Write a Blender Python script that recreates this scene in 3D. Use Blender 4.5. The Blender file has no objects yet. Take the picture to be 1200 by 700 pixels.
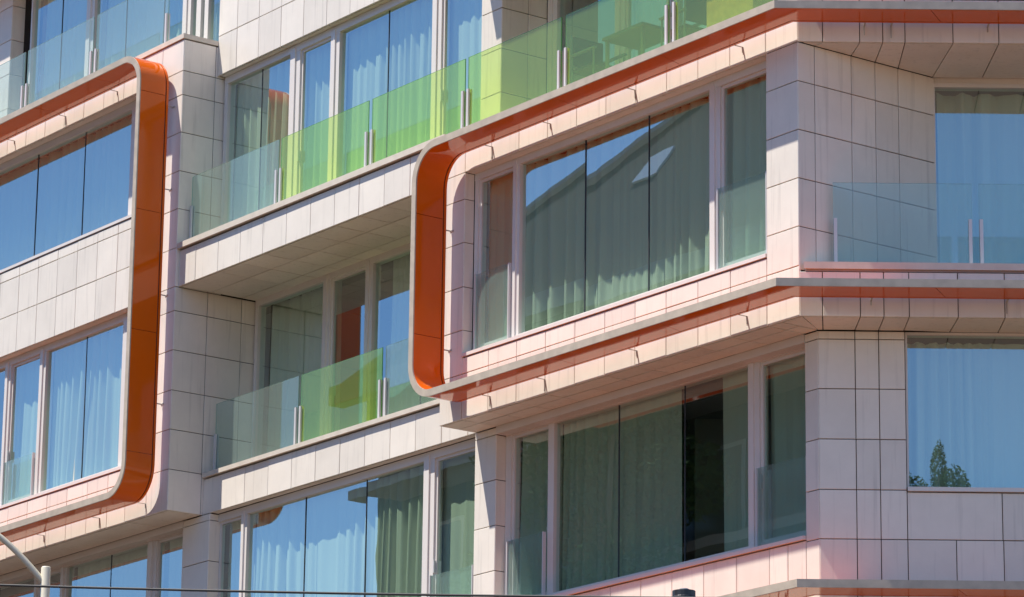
import bpy, bmesh, math, random
from mathutils import Matrix, Vector
R_ = math.radians
rnd = random.Random(7)
sc = bpy.context.scene
COL = sc.collection

# ------------------------------------------------------------------ camera, sky, sun, exposure
PITCH, ROLL, FPX = R_(15.1235), R_(0.7307), 4445.4
fwd = Vector((0, math.cos(PITCH), math.sin(PITCH)))
up0 = Vector((0, -math.sin(PITCH), math.cos(PITCH)))
rgt = Vector((1, 0, 0)) * math.cos(ROLL) + up0 * math.sin(ROLL)
upv = -Vector((1, 0, 0)) * math.sin(ROLL) + up0 * math.cos(ROLL)
CAM = Vector((0, 0, 1.6))
cd = bpy.data.cameras.new('camera')
cam = bpy.data.objects.new('camera', cd)
COL.objects.link(cam)
cam.matrix_world = Matrix.Translation(CAM) @ Matrix((rgt, upv, -fwd)).transposed().to_4x4()
cd.sensor_fit = 'HORIZONTAL'
cd.sensor_width = 36.0
cd.lens = FPX / 1200 * 36
cd.clip_start, cd.clip_end = 0.5, 3000
sc.camera = cam

SUN_H = Vector((-1.085, -0.10, 0))
SUN_EL = math.atan2(2.17, SUN_H.length)
SUN_AZ = math.atan2(SUN_H.x, SUN_H.y)
w = bpy.data.worlds.new('World')
sc.world = w
w.use_nodes = True
nt = w.node_tree
sky = nt.nodes.new('ShaderNodeTexSky')
sky.sky_type = 'NISHITA'
sky.sun_disc = False
sky.sun_elevation = SUN_EL
sky.sun_rotation = SUN_AZ % (2 * math.pi)
sky.altitude = 0
sky.air_density = 1.1
sky.dust_density = 0.0
sky.ozone_density = 9.0
bg = nt.nodes['Background']
nt.links.new(sky.outputs[0], bg.inputs[0])
bg.inputs[1].default_value = 0.098
sl = bpy.data.lights.new('sun', 'SUN')
sl.energy = 4.4
sl.angle = R_(0.53)
sl.color = (1.0, 0.925, 0.82)
so = bpy.data.objects.new('sun', sl)
COL.objects.link(so)
sd = Vector((SUN_H.x, SUN_H.y, 2.17)).normalized()
so.rotation_euler = sd.to_track_quat('Z', 'Y').to_euler()
so.location = (-40, 0, 60)
sc.view_settings.view_transform = 'Standard'
sc.view_settings.look = 'None'
sc.view_settings.gamma = 1.0
sc.view_settings.use_curve_mapping = False
sc.view_settings.exposure = 0.82
try:
    sc.cycles.use_denoising = True
    sc.cycles.denoiser = 'OPENIMAGEDENOISE'
    sc.cycles.max_bounces = 10
    sc.cycles.diffuse_bounces = 5
    sc.cycles.glossy_bounces = 5
    sc.cycles.transparent_max_bounces = 24
    sc.cycles.caustics_reflective = False
    sc.cycles.caustics_refractive = False
    sc.cycles.sample_clamp_indirect = 6
except Exception:
    pass

# ------------------------------------------------------------------ materials
def new_mat(name):
    m = bpy.data.materials.new(name)
    m.use_nodes = True
    return m, m.node_tree, m.node_tree.nodes['Principled BSDF']

def N(nt, t, **kw):
    n = nt.nodes.new(t)
    for k, v in kw.items():
        setattr(n, k, v)
    return n

def simple(name, col, rough=0.5, metal=0.0, noise=0.0, nscale=8.0, spec=0.5, coat=0.0, bump=0.0):
    m, nt, b = new_mat(name)
    b.inputs['Base Color'].default_value = (*col, 1)
    b.inputs['Roughness'].default_value = rough
    b.inputs['Metallic'].default_value = metal
    b.inputs['Specular IOR Level'].default_value = spec
    b.inputs['Coat Weight'].default_value = coat
    b.inputs['Coat Roughness'].default_value = 0.03
    if noise or bump:
        tc = N(nt, 'ShaderNodeTexCoord')
        nz = N(nt, 'ShaderNodeTexNoise')
        nz.inputs['Scale'].default_value = nscale
        nz.inputs['Detail'].default_value = 5
        nt.links.new(tc.outputs['Object'], nz.inputs['Vector'])
        if noise:
            mr = N(nt, 'ShaderNodeMapRange')
            mr.inputs[1].default_value, mr.inputs[2].default_value = 0.25, 0.75
            mr.inputs[3].default_value, mr.inputs[4].default_value = 1 - noise, 1 + noise
            nt.links.new(nz.outputs[0], mr.inputs[0])
            hs = N(nt, 'ShaderNodeHueSaturation')
            hs.inputs['Color'].default_value = (*col, 1)
            nt.links.new(mr.outputs[0], hs.inputs['Value'])
            nt.links.new(hs.outputs[0], b.inputs['Base Color'])
        if bump:
            bp = N(nt, 'ShaderNodeBump')
            bp.inputs['Strength'].default_value = bump
            bp.inputs['Distance'].default_value = 0.01
            nt.links.new(nz.outputs[0], bp.inputs['Height'])
            nt.links.new(bp.outputs[0], b.inputs['Normal'])
    return m

def tile_mat(name, col, per_island=False):
    """satin ceramic cladding: each tile a touch different, faint clouding, rain streaks"""
    m, nt, b = new_mat(name)
    if per_island:
        g = N(nt, 'ShaderNodeNewGeometry'); rv = g.outputs['Random Per Island']
    else:
        oi = N(nt, 'ShaderNodeObjectInfo'); rv = oi.outputs['Random']
    geo = N(nt, 'ShaderNodeNewGeometry')
    v = N(nt, 'ShaderNodeMapRange')
    v.inputs[3].default_value, v.inputs[4].default_value = 0.93, 1.05
    nt.links.new(rv, v.inputs[0])
    nz = N(nt, 'ShaderNodeTexNoise')
    nz.inputs['Scale'].default_value = 2.3; nz.inputs['Detail'].default_value = 7; nz.inputs['Roughness'].default_value = 0.65
    nt.links.new(geo.outputs['Position'], nz.inputs['Vector'])
    mp = N(nt, 'ShaderNodeMapping'); mp.inputs['Scale'].default_value = (9, 9, 0.5)
    nt.links.new(geo.outputs['Position'], mp.inputs[0])
    st = N(nt, 'ShaderNodeTexNoise'); st.inputs['Scale'].default_value = 1.6; st.inputs['Detail'].default_value = 4
    nt.links.new(mp.outputs[0], st.inputs['Vector'])
    m1 = N(nt, 'ShaderNodeMapRange')
    m1.inputs[1].default_value, m1.inputs[2].default_value = 0.3, 0.75
    m1.inputs[3].default_value, m1.inputs[4].default_value = 1.03, 0.93
    nt.links.new(nz.outputs[0], m1.inputs[0])
    m2 = N(nt, 'ShaderNodeMapRange')
    m2.inputs[1].default_value, m2.inputs[2].default_value = 0.56, 0.8
    m2.inputs[3].default_value, m2.inputs[4].default_value = 1.0, 0.80
    nt.links.new(st.outputs[0], m2.inputs[0])
    a = N(nt, 'ShaderNodeMath', operation='MULTIPLY'); c = N(nt, 'ShaderNodeMath', operation='MULTIPLY')
    nt.links.new(v.outputs[0], a.inputs[0]); nt.links.new(m1.outputs[0], a.inputs[1])
    nt.links.new(a.outputs[0], c.inputs[0]); nt.links.new(m2.outputs[0], c.inputs[1])
    hs = N(nt, 'ShaderNodeHueSaturation'); hs.inputs['Color'].default_value = (*col, 1)
    nt.links.new(c.outputs[0], hs.inputs['Value'])
    nt.links.new(hs.outputs[0], b.inputs['Base Color'])
    b.inputs['Roughness'].default_value = 0.42
    b.inputs['Specular IOR Level'].default_value = 0.45
    bp = N(nt, 'ShaderNodeBump'); bp.inputs['Strength'].default_value = 0.06; bp.inputs['Distance'].default_value = 0.02
    nt.links.new(nz.outputs[0], bp.inputs['Height']); nt.links.new(bp.outputs[0], b.inputs['Normal'])
    return m

def glass_mat(name, tint, f0, rough=0.0, wav=0.0, refl=(1, 1, 1), haze=0.0, hcol=(1, 1, 1)):
    """coated architectural glass sheet: mirror share by Fresnel, the rest goes straight through, tinted"""
    m = bpy.data.materials.new(name); m.use_nodes = True
    nt = m.node_tree; nt.nodes.clear()
    out = N(nt, 'ShaderNodeOutputMaterial'); mix = N(nt, 'ShaderNodeMixShader')
    tr = N(nt, 'ShaderNodeBsdfTransparent'); tr.inputs[0].default_value = (*tint, 1)
    gl = N(nt, 'ShaderNodeBsdfGlossy'); gl.inputs['Roughness'].default_value = rough
    gl.inputs[0].default_value = (*refl, 1)
    lw = N(nt, 'ShaderNodeLayerWeight'); lw.inputs[0].default_value = 0.5
    pw = N(nt, 'ShaderNodeMath', operation='POWER'); pw.inputs[1].default_value = 5.0
    fr = N(nt, 'ShaderNodeMapRange'); fr.inputs[3].default_value, fr.inputs[4].default_value = f0, 1.0
    nt.links.new(lw.outputs['Facing'], pw.inputs[0]); nt.links.new(pw.outputs[0], fr.inputs[0])
    if wav:
        tc = N(nt, 'ShaderNodeNewGeometry')
        nz = N(nt, 'ShaderNodeTexNoise'); nz.inputs['Scale'].default_value = 0.9; nz.inputs['Detail'].default_value = 1.5
        nt.links.new(tc.outputs['Position'], nz.inputs['Vector'])
        bp = N(nt, 'ShaderNodeBump'); bp.inputs['Strength'].default_value = wav; bp.inputs['Distance'].default_value = 0.05
        nt.links.new(nz.outputs[0], bp.inputs['Height']); nt.links.new(bp.outputs[0], gl.inputs['Normal'])
    nt.links.new(fr.outputs[0], mix.inputs[0]); nt.links.new(tr.outputs[0], mix.inputs[1]); nt.links.new(gl.outputs[0], mix.inputs[2])
    res = mix.outputs[0]
    if haze:                                   # milky interlayer, dust; on clear railings also a painted-in pale sky reflection
        df = N(nt, 'ShaderNodeBsdfDiffuse'); df.inputs[0].default_value = (*hcol, 1)
        tl = N(nt, 'ShaderNodeBsdfTranslucent'); tl.inputs[0].default_value = (*hcol, 1)
        ha = N(nt, 'ShaderNodeMixShader'); ha.inputs[0].default_value = .5
        nt.links.new(df.outputs[0], ha.inputs[1]); nt.links.new(tl.outputs[0], ha.inputs[2])
        hm = N(nt, 'ShaderNodeMixShader'); hm.inputs[0].default_value = haze
        nt.links.new(res, hm.inputs[1]); nt.links.new(ha.outputs[0], hm.inputs[2])
        res = hm.outputs[0]
    nt.links.new(res, out.inputs[0])
    return m

def clear_mat(name, tint):
    m = bpy.data.materials.new(name); m.use_nodes = True
    nt = m.node_tree; nt.nodes.clear()
    out = N(nt, 'ShaderNodeOutputMaterial'); tr = N(nt, 'ShaderNodeBsdfTransparent'); tr.inputs[0].default_value = (*tint, 1)
    nt.links.new(tr.outputs[0], out.inputs[0])
    return m

def cloth_mat(name, col):
    m = bpy.data.materials.new(name); m.use_nodes = True
    nt = m.node_tree; nt.nodes.clear()
    out = N(nt, 'ShaderNodeOutputMaterial'); mix = N(nt, 'ShaderNodeMixShader'); mix.inputs[0].default_value = 0.25
    d = N(nt, 'ShaderNodeBsdfDiffuse'); t = N(nt, 'ShaderNodeBsdfTranslucent')
    d.inputs[0].default_value = (*col, 1); t.inputs[0].default_value = (*col, 1)
    nt.links.new(d.outputs[0], mix.inputs[1]); nt.links.new(t.outputs[0], mix.inputs[2]); nt.links.new(mix.outputs[0], out.inputs[0])
    return m

TILE = (0.78, 0.725, 0.65)
M = {
    'tile': tile_mat('cladding_tile', TILE),
    'tile_mass': tile_mat('cladding_tile_mass', TILE, True),
    'joint': simple('joint_black', (0.045, 0.038, 0.036), 0.9),
    'core': simple('core_concrete', (0.30, 0.27, 0.25), 0.85, noise=0.1),
    'coping': simple('stone_coping', (0.62, 0.56, 0.48), 0.6, noise=0.10, nscale=6, bump=0.1),
    'edge': simple('pale_edge', (0.46, 0.39, 0.315), 0.55, noise=0.14, nscale=7, bump=0.15),
    'orange': simple('orange_lacquer', (0.67, 0.115, 0.004), 0.06, noise=0.07, nscale=1.2, spec=0.34),
    'frame': simple('window_aluminium', (0.70, 0.66, 0.63), 0.38, noise=0.03, nscale=3),
    'seal': simple('window_seal', (0.035, 0.04, 0.05), 0.6),
    'steel': simple('clamp_steel', (0.62, 0.61, 0.62), 0.4, metal=0.15),
    'bracket': simple('bracket_steel', (0.42, 0.40, 0.37), 0.5, metal=0.0),
    'glass': glass_mat('window_glass', (0.84, 1.0, 0.88), 0.37, wav=0.02, refl=(0.80, 0.93, 1.0)),
    'glass_in': clear_mat('window_glass_inner', (0.97, 0.99, 0.98)),
    'rail': glass_mat('railing_glass', (0.84, 0.95, 0.93), 0.12, haze=0.28, hcol=(0.52, 0.70, 0.64)),
    'rail_in': clear_mat('railing_glass_inner', (0.97, 0.99, 0.98)),
    'green': glass_mat('green_railing_glass', (0.84, 0.97, 0.40), 0.09, haze=0.22, hcol=(0.52, 0.90, 0.24)),
    'green_in': clear_mat('green_railing_inner', (0.96, 0.99, 0.88)),
    'rail_edge': simple('railing_glass_edge', (0.30, 0.48, 0.42), 0.2),
    'green_edge': simple('green_glass_edge', (0.10, 0.38, 0.06), 0.2),
    'curtain': cloth_mat('curtain_cloth', (0.88, 0.88, 0.80)),
    'room': simple('room_paint', (0.55, 0.52, 0.47), 0.9),
    'roomfloor': simple('room_floor', (0.16, 0.11, 0.08), 0.6),
}

# ------------------------------------------------------------------ building frame
TH = R_(36.1191)
CX, CY = 3.358, 42.768
BUILD = bpy.data.objects.new('apartment_building', None)
COL.objects.link(BUILD)
BUILD.location = (CX, CY, 0)
BUILD.rotation_euler = (0, 0, TH - math.pi / 2)
BUILD['label'] = 'apartment building clad in cream tiles with rounded orange frames and green glass balconies'
BUILD['category'] = 'building'
BMAT = Matrix.Translation((CX, CY, 0)) @ Matrix.Rotation(TH - math.pi / 2, 4, 'Z')
AB = R_(-0.6001) - (TH - math.pi / 2)          # direction of the street-corner side in building axes

def frame(u=0.0, d=0.0, ang=0.0):
    return Matrix.Translation((u, d, 0)) @ Matrix.Rotation(ang, 4, 'Z')
FA = frame()
FB = frame(0, 0, AB)
tb = Vector((math.cos(AB), math.sin(AB), 0))
eb = Vector((-math.sin(AB), math.cos(AB), 0))
def Bp(v, e):
    p = tb * v + eb * e
    return (p.x, p.y)

class MB:
    def __init__(s):
        s.v, s.f = [], []
    def box(s, x0, x1, y0, y1, z0, z1, m=None):
        n = len(s.v)
        pts = [Vector(p) for p in ((x0, y0, z0), (x1, y0, z0), (x1, y1, z0), (x0, y1, z0), (x0, y0, z1), (x1, y0, z1), (x1, y1, z1), (x0, y1, z1))]
        s.v += [m @ p if m else p for p in pts]
        s.f += [tuple(n + i for i in q) for q in ((0, 3, 2, 1), (4, 5, 6, 7), (0, 1, 5, 4), (1, 2, 6, 5), (2, 3, 7, 6), (3, 0, 4, 7))]
        return s
    def prism(s, poly, z0, z1, m=None):
        a = sum(poly[i][0] * poly[(i + 1) % len(poly)][1] - poly[(i + 1) % len(poly)][0] * poly[i][1] for i in range(len(poly)))
        if a < 0:
            poly = poly[::-1]
        n, k = len(s.v), len(poly)
        for z in (z0, z1):
            for p in poly:
                q = Vector((p[0], p[1], z)); s.v.append(m @ q if m else q)
        s.f.append(tuple(n + i for i in range(k))[::-1]); s.f.append(tuple(n + k + i for i in range(k)))
        for i in range(k):
            j = (i + 1) % k
            s.f.append((n + i, n + j, n + k + j, n + k + i))
        return s
    def loft(s, rings, closed=True, caps=True):
        n, k = len(s.v), len(rings[0])
        for r in rings:
            s.v += [Vector(p) for p in r]
        for i in range(len(rings) - 1):
            for j in range(k if closed else k - 1):
                a, b = n + i * k + j, n + i * k + (j + 1) % k
                s.f.append((a, b, b + k, a + k))
        if caps:
            s.f.append(tuple(range(n, n + k))[::-1]); s.f.append(tuple(range(n + (len(rings) - 1) * k, n + len(rings) * k)))
        return s
    def tube(s, path, rad, k=10):
        rings = []
        for i, p in enumerate(path):
            p = Vector(p)
            t = (Vector(path[min(i + 1, len(path) - 1)]) - Vector(path[max(i - 1, 0)])).normalized()
            a = t.orthogonal().normalized() if i == 0 else (a - t * a.dot(t)).normalized()
            b = t.cross(a)
            r = rad[i] if isinstance(rad, (list, tuple)) else rad
            rings.append([p + (a * math.cos(2 * math.pi * j / k) + b * math.sin(2 * math.pi * j / k)) * r for j in range(k)])
        return s.loft(rings)
    def lathe(s, prof, c=(0, 0, 0), k=20):
        rings = [[(c[0] + r * math.cos(2 * math.pi * j / k), c[1] + r * math.sin(2 * math.pi * j / k), c[2] + z) for j in range(k)] for r, z in prof]
        return s.loft(rings)
    def mesh(s, name, mats, smooth=False):
        me = bpy.data.meshes.new(name)
        me.from_pydata([tuple(v) for v in s.v], [], s.f)
        for m in (mats if isinstance(mats, (list, tuple)) else [mats]):
            me.materials.append(m)
        me.update()
        bm = bmesh.new(); bm.from_mesh(me); bmesh.ops.recalc_face_normals(bm, faces=bm.faces); bm.to_mesh(me); bm.free()
        if smooth:
            me.polygons.foreach_set('use_smooth', [True] * len(me.polygons))
        return me
    def build(s, name, mats, parent=None, mat=None, smooth=False):
        return link(name, s.mesh(name, mats, smooth), parent, mat)

def link(name, data, parent=None, mat=None):
    o = bpy.data.objects.new(name, data)
    COL.objects.link(o)
    if parent is not None:
        o.parent = parent
    if mat is not None:
        o.matrix_local = mat if parent is not None else mat
    return o

def tag(o, label=None, cat=None, group=None, kind=None):
    for k, v in (('label', label), ('category', cat), ('group', group), ('kind', kind)):
        if v:
            o[k] = v
    return o

def to_px(p):
    q = BMAT @ Vector(p) - CAM
    return 600 + FPX * q.dot(rgt) / q.dot(fwd), 350 - FPX * q.dot(upv) / q.dot(fwd)

# ------------------------------------------------------------------ cladding tiles (chosen as parts or mass at the end)
TILES = []
GAP, TT = 0.010, 0.03
def clad(part, fr, cols, rows, e=0.0):
    cols, rows = sorted(cols), sorted(rows)
    for a, b in zip(cols, cols[1:]):
        for c, d in zip(rows, rows[1:]):
            TILES.append((part, fr, a + GAP / 2, b - GAP / 2, c + GAP / 2, d - GAP / 2, e))

def wallpart(name, boxes, mat='joint', fr=None):
    mb = MB()
    for b in boxes:
        mb.box(*b, m=fr)
    return mb.build(name, M[mat], BUILD)

def span(a, b, start, step):
    """joint positions between a and b, through `start` at `step`"""
    out = [a, b]
    k = math.ceil((a - start) / step)
    x = start + k * step
    while x < b - 1e-6:
        if x > a + 0.08 and x < b - 0.08:
            out.append(x)
        x += step
    return sorted(out)

S = [9.61, 12.99, 16.37, 19.75, 23.13]
UL, ULc, UR = -25.0, -14.16, -7.29           # far end, corner of the two-storey bay, end of the one-storey bay
VB = 7.0
ROWL = [12.99, 13.605, 14.205, 14.796, 15.405, 16.002, 16.37]
ROWL2 = [16.37, 16.97, 17.575, 18.165, 18.77, 19.36, 19.74]

# ---- two-storey bay (L)
p = wallpart('bay_wall', [(UL, ULc - 0.012, .02, .5, 13.02, 13.80), (UL, ULc - 0.012, .02, 2.0, 13.02, 13.50),
                          (UL, -15.38, .02, .5, 16.34, 17.72), (UL, ULc - .012, .02, 2.0, 16.4, 16.9),
                          (-15.368, ULc - .012, .02, 1.6, 13.5, 20.2), (UL, ULc - .012, .02, 2.0, 19.73, 20.22)])
colsL = span(UL, -15.38, -15.91, .6135)
clad(p, FA, colsL, [12.99, 13.605, 13.82])
clad(p, FA, colsL, [16.33, 16.97, 17.575, 17.735])
clad(p, FA, colsL, [19.72, 20.235])
clad(p, FA, [-15.38, -14.77, ULc], ROWL)
clad(p, FA, [-15.38, -14.77, ULc], ROWL2 + [20.235])
# side of that bay facing the balconies
p = wallpart('side_wall', [(.03, 1.42, .02, .3, 13.0, 16.37), (.03, .9, .02, .3, 16.37, 20.2)], fr=frame(ULc, 0, math.pi / 2))
FS = frame(ULc, 0, math.pi / 2)
clad(p, FS, [0.0, .57, 1.17, 1.44], ROWL)
clad(p, FS, [0.0, .57, .80], ROWL2 + [20.235])

# ---- balcony band over the first recess and the flush one below
p = wallpart('parapet_band', [(ULc, UR, .07, 2.0, 16.40, 16.90)])
clad(p, FA, [ULc, -13.69, -13.07, -12.465, -11.856, -11.239, -10.614, -10.005, -9.395, -8.775, -8.155, -7.54, UR], [16.37, 16.925], .05)
p = wallpart('parapet_band', [(ULc, UR, .62, 2.0, 13.02, 13.50)])
clad(p, FA, [ULc, -13.65, -13.02, -12.395, -11.777, -11.165, -10.549, -9.93, -9.312, -8.70, -8.09, -7.48, UR], [12.99, 13.525], .60)
# tall band above
p = wallpart('parapet_band', [(ULc, UR, .62, 2.0, 19.78, 22.4)])
clad(p, FA, span(ULc, UR, -13.63, .6125), [19.765, 20.4, 21.0, 21.6, 22.2, 22.42], .60)

# ---- one-storey bay (R)
colsR = [-6.79, -6.2, -5.585, -4.967, -4.345, -3.73, -3.115, -2.5, -1.883, -1.266, -.59]
p = wallpart('bay_wall', [(UR, -.012, .02, 1.8, 13.02, 13.50), (-6.79, -.59, .02, .5, 13.02, 13.80), (UR, -6.805, .02, .6, 13.5, 16.6),
                          (-.578, -.012, .02, .6, 13.5, 16.6), (UR, -.012, .02, 1.8, 16.40, 16.98)])
clad(p, FA, [UR] + colsR + [0], [12.99, 13.605])
clad(p, FA, colsR, [13.605, 13.82])
clad(p, FA, [UR, -6.79], [13.605] + ROWL[2:])
clad(p, FA, [-.59, 0], [13.605, 14.086, 14.68, 15.279, 15.885, 16.37])
clad(p, FA, [UR] + colsR + [0], [16.37, 17.0])
FJ = frame(-6.79, 0, math.pi / 2)
pj = wallpart('jamb', [(.035, .2, .02, .3, 13.84, 16.36)], fr=FJ)
clad(pj, FJ, [0, .16], [13.84] + ROWL[2:])
# upper copy of that bay, mostly above the picture
p = wallpart('bay_wall', [(UR, -.012, .02, 1.8, 19.78, 20.3)])
clad(p, FA, [UR] + colsR + [0], [19.75, 20.365, 20.58])

# ---- street-corner side (B)
vB1 = [0, .27, .71, .985, 1.28, 1.85, 2.395] + [2.395 + .57 * k for k in range(1, 9)]
for k, z in enumerate((S[1], S[2], S[3])):
    p = wallpart('parapet_band', [(.02, VB, .02, 1.8, z + .03, z + .53)], fr=FB)
    clad(p, FB, [x + (.03 if (k == 1 and 0 < x < 1) else 0) for x in vB1], [z, z + .545])
FR = frame(0, 0, math.pi / 2)
p = wallpart('side_wall', [(.03, 2.18, .02, .3, 13.5, 16.4)], fr=FR)
clad(p, FR, [0, .265, .845, 1.228, 1.60, 2.19], [13.555, 14.086, 14.68, 15.279, 15.885, 16.37])
# lower storey on that side
LC = (-.356, .587)
ROWC = [9.3, 9.9, 10.478, 11.067, 11.672, 12.28, 12.884, 12.985]
q = tb * 0 + Vector((LC[0], LC[1], 0))
v0, e0 = q.dot(tb), q.dot(eb)
p = wallpart('lower_wall', [(v0 + .012, 1.28, e0 + .02, e0 + .35, 9.2, 12.98), (1.28, VB, e0 + .02, e0 + .35, 9.2, 11.04)], fr=FB)
clad(p, FB, [v0, .694, .974, 1.284], ROWC, e0)
clad(p, FB, [1.284, 2.393, 3.5, 4.6, 5.7, VB], [10.478, 11.045], e0)
clad(p, FB, [1.284, 1.85, 2.40, 2.97, 3.54, 4.11, 4.68, 5.25, 5.82, 6.4, VB], [9.3, 9.9, 10.478], e0)
p = wallpart('lower_wall', [(-.588, LC[0] - .012, .607, .9, 9.2, 12.98), (-6.8, -.60, .607, 1.0, 9.2, 10.49)])
clad(p, FA, [-.60, LC[0]], ROWC, .587)
clad(p, FA, [-6.8] + colsR[1:-1] + [-.93, -.60], [9.3, 9.9, 10.495], .587)
# columns of the lower storey
for u0, u1 in ((UR, -6.81), (-14.67, -13.93)):
    p = wallpart('column', [(u0 + .012, u1 - .012, .607, .95, 9.0, 12.985)])
    clad(p, FA, [u0, u1], [9.3, 9.9, 10.478, 11.067, 11.672, 12.28, 12.884, 12.985], .587)
    F2 = frame(u1, .587, math.pi / 2)
    clad(p, F2, [0.0, .22], [9.3, 9.9, 10.478, 11.067, 11.672, 12.28, 12.884, 12.985])
# upper column and its deep side
p = wallpart('column', [(UR + .012, -6.832, .607, 1.4, 17.0, 19.76)])
clad(p, FA, [UR, -6.82], [17.03, 17.627, 18.25, 18.828, 19.42, 19.75], .587)
clad(p, frame(-6.82, .587, math.pi / 2), [0, .45, .77], [17.03, 17.627, 18.25, 18.828, 19.42, 19.75])
p = wallpart('column', [(-21.4, -20.8, .627, 1.2, 20.3, 23.1)])
clad(p, FA, [-21.42, -20.78], [20.35, 20.95, 21.55, 22.15, 22.75, 23.1], .607)
clad(p, frame(-20.78, .607, math.pi / 2), [0, .25], [20.35, 20.95, 21.55, 22.15, 22.75, 23.1])
# tiled body of the storeys below the picture
low = wallpart('lower_wall', [(UL, LC[0] - .02, .66, 1.2, 0.0, 9.25)], 'tile_mass')
lowb = MB().box(v0 + .02, VB, e0 + .08, e0 + .6, 0.0, 9.25, m=FB).build('lower_wall', M['tile_mass'], BUILD)
wallpart('spandrel', [(UL, -14.67, .62, 1.0, 9.2, 10.47), (-13.93, UR, .62, 1.0, 9.2, 10.47)], 'tile_mass')

# ---- soffit panels
def inset(poly, g):
    a = sum(poly[i][0] * poly[(i + 1) % len(poly)][1] - poly[(i + 1) % len(poly)][0] * poly[i][1] for i in range(len(poly)))
    if a < 0:
        poly = poly[::-1]
    P = [Vector(p) for p in poly]
    out = []
    for i, p in enumerate(P):
        d1, d2 = (p - P[i - 1]).normalized(), (P[(i + 1) % len(P)] - p).normalized()
        n1, n2 = Vector((-d1.y, d1.x)), Vector((-d2.y, d2.x))
        k = 1 + n1.dot(n2)
        out.append(p + (n1 + n2) * (g / max(k, .3)))
    return out

def soffit(part, poly, z, gap=.006):
    pts = inset(poly, gap)
    c = sum(pts, Vector((0, 0))) / len(pts)
    me = MB().prism([(p.x - c.x, p.y - c.y) for p in pts], 0, .018).mesh('soffit_panel', M['tile'])
    link('soffit_panel', me, part, Matrix.Translation((c.x, c.y, z + rnd.uniform(0, .003))))

def soffit_grid(part, us, ds, z):
    for a, b in zip(us, us[1:]):
        for c, d in zip(ds, ds[1:]):
            soffit(part, [(a, c), (b, c), (b, d), (a, d)], z)

def soffit_base(poly, z):
    return MB().prism(poly, z + .0215, z + .028).build('soffit', M['joint'], BUILD)

ps = soffit_base([(UL, .035), (ULc - .03, .035), (ULc - .03, .585), (UL, .585)], S[1])
soffit_grid(ps, [UL, -22.5, -20.05, -17.6, -15.3, ULc - .032], [.035, .585], S[1])
ps = soffit_base([(UR + .01, .035), (-.36, .035), (-.36, .585), (UR + .01, .585)], S[1])
soffit_grid(ps, [UR + .01, -6.79, -6.2, -5.585, -4.967, -4.345, -3.73, -3.115, -2.5, -1.883, -1.266, -.59, -.36], [.035, .30, .585], S[1])
ps = soffit_base([(ULc + .04, .085), (UR, .085), (UR, 1.44), (ULc + .04, 1.44)], S[2])
soffit_grid(ps, [ULc + .04, -13.07, -12.465, -11.856, -11.239, -10.614, -10.005, -9.395, -8.775, -8.155, UR], [.085, .60, 1.14, 1.44], S[2])
ps = soffit_base([(UR + .01, .035), (0, .035), (0, 1.5), (UR + .01, 1.5)], S[3])
soffit_grid(ps, [UR + .01, -6.2, -4.967, -3.73, -2.5, -1.266, 0], [.035, .6, 1.2, 1.5], S[3])
for us, z, d0, d1 in ((colsR, S[2], .033, .158), (colsL, 16.33, .033, .158), (colsL, 19.72, .033, .158)):
    ps = MB().box(us[0], us[-1], d0, .5, z + .0215, z + .05).build('soffit', M['joint'], BUILD)
    soffit_grid(ps, us[::2] if us[-1] not in us[::2] else us[::2], [d0, d1], z)
    MB().box(us[0], us[-1], d0 + .002, d1, z + .002, z + .0205).build('reveal', M['tile_mass'], BUILD)
for us, z in (([-13.93, -12.395, -11.165, -9.93, -8.70, UR], S[1]), ([ULc + .04, -12.4, -11.18, -9.95, -8.73, UR], 19.765), ([UL, -20, -17.5, -14.68], S[1])):
    ps = MB().box(us[0], us[-1], .632, .74, z + .0215, z + .03).build('soffit', M['joint'], BUILD)
    soffit_grid(ps, us, [.632, .738], z)
wallpart('lintel', [(-6.80, -.60, .572, .735, 12.885, 12.987)], 'frame')
wallpart('lintel', [(UL, -14.68, .588, .735, 12.885, 12.987)], 'frame')
ps = MB().prism([(UL, .05), (ULc, .05), (ULc, 1.2), (UL, 1.2)], S[4] + .0215, S[4] + .6).build('soffit', M['joint'], BUILD)
soffit_grid(ps, [UL, -23, -21, -19, -17, -15.5, ULc], [.05, .6, 1.2], S[4])
# corner side: panels run from the band back to the wall, their joints splayed
def splay(z, fronts, back_pts, name_z):
    poly = [Bp(fronts[0], .035)] + [Bp(fronts[-1], .035)] + back_pts[::-1]
    ps = soffit_base(poly, z)
    for i in range(len(fronts) - 1):
        soffit(ps, [Bp(fronts[i], .035), Bp(fronts[i + 1], .035), back_pts[i + 1], back_pts[i]], z)
eW = 1.33
fr2 = [.06, .30, .74, 1.015, 1.28, 1.85, 2.395, 2.965, 3.535, 4.1, 4.7, 5.3, 6.0, VB]
bk2 = [(.003, .10), (.003, .265), (.003, .845), (.003, 1.228), (.003, 1.60), (.003, 2.16)] + [Bp(1.78 + .56 * k, eW - .02) for k in range(1, 9)]
splay(S[2], fr2, bk2, 0)
splay(S[3], fr2, bk2, 0)
fr1 = [.04, .27, .71, .985, 1.28, 1.85, 2.395, 2.965, 3.535, 4.1, 4.7, 5.3, 6.0, VB]
bk1 = [Bp(v0, e0 - .01), Bp(v0 + .06, e0 - .01), Bp(.694, e0 - .01), Bp(.974, e0 - .01), Bp(1.272, e0 - .01)] + [Bp(1.25 + .57 * k, e0 + .045) for k in range(1, 10)]
splay(S[1], fr1, bk1, 0)
tri = soffit_base([(-.345, .04), (0.0, .04), Bp(.035, .035), Bp(v0, e0 - .012), (LC[0] + .01, .575)], S[1])
soffit(tri, [(-.345, .04), (0.0, .04), Bp(.035, .035), Bp(v0, e0 - .012), (LC[0] + .01, .575)], S[1], .003)

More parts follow.
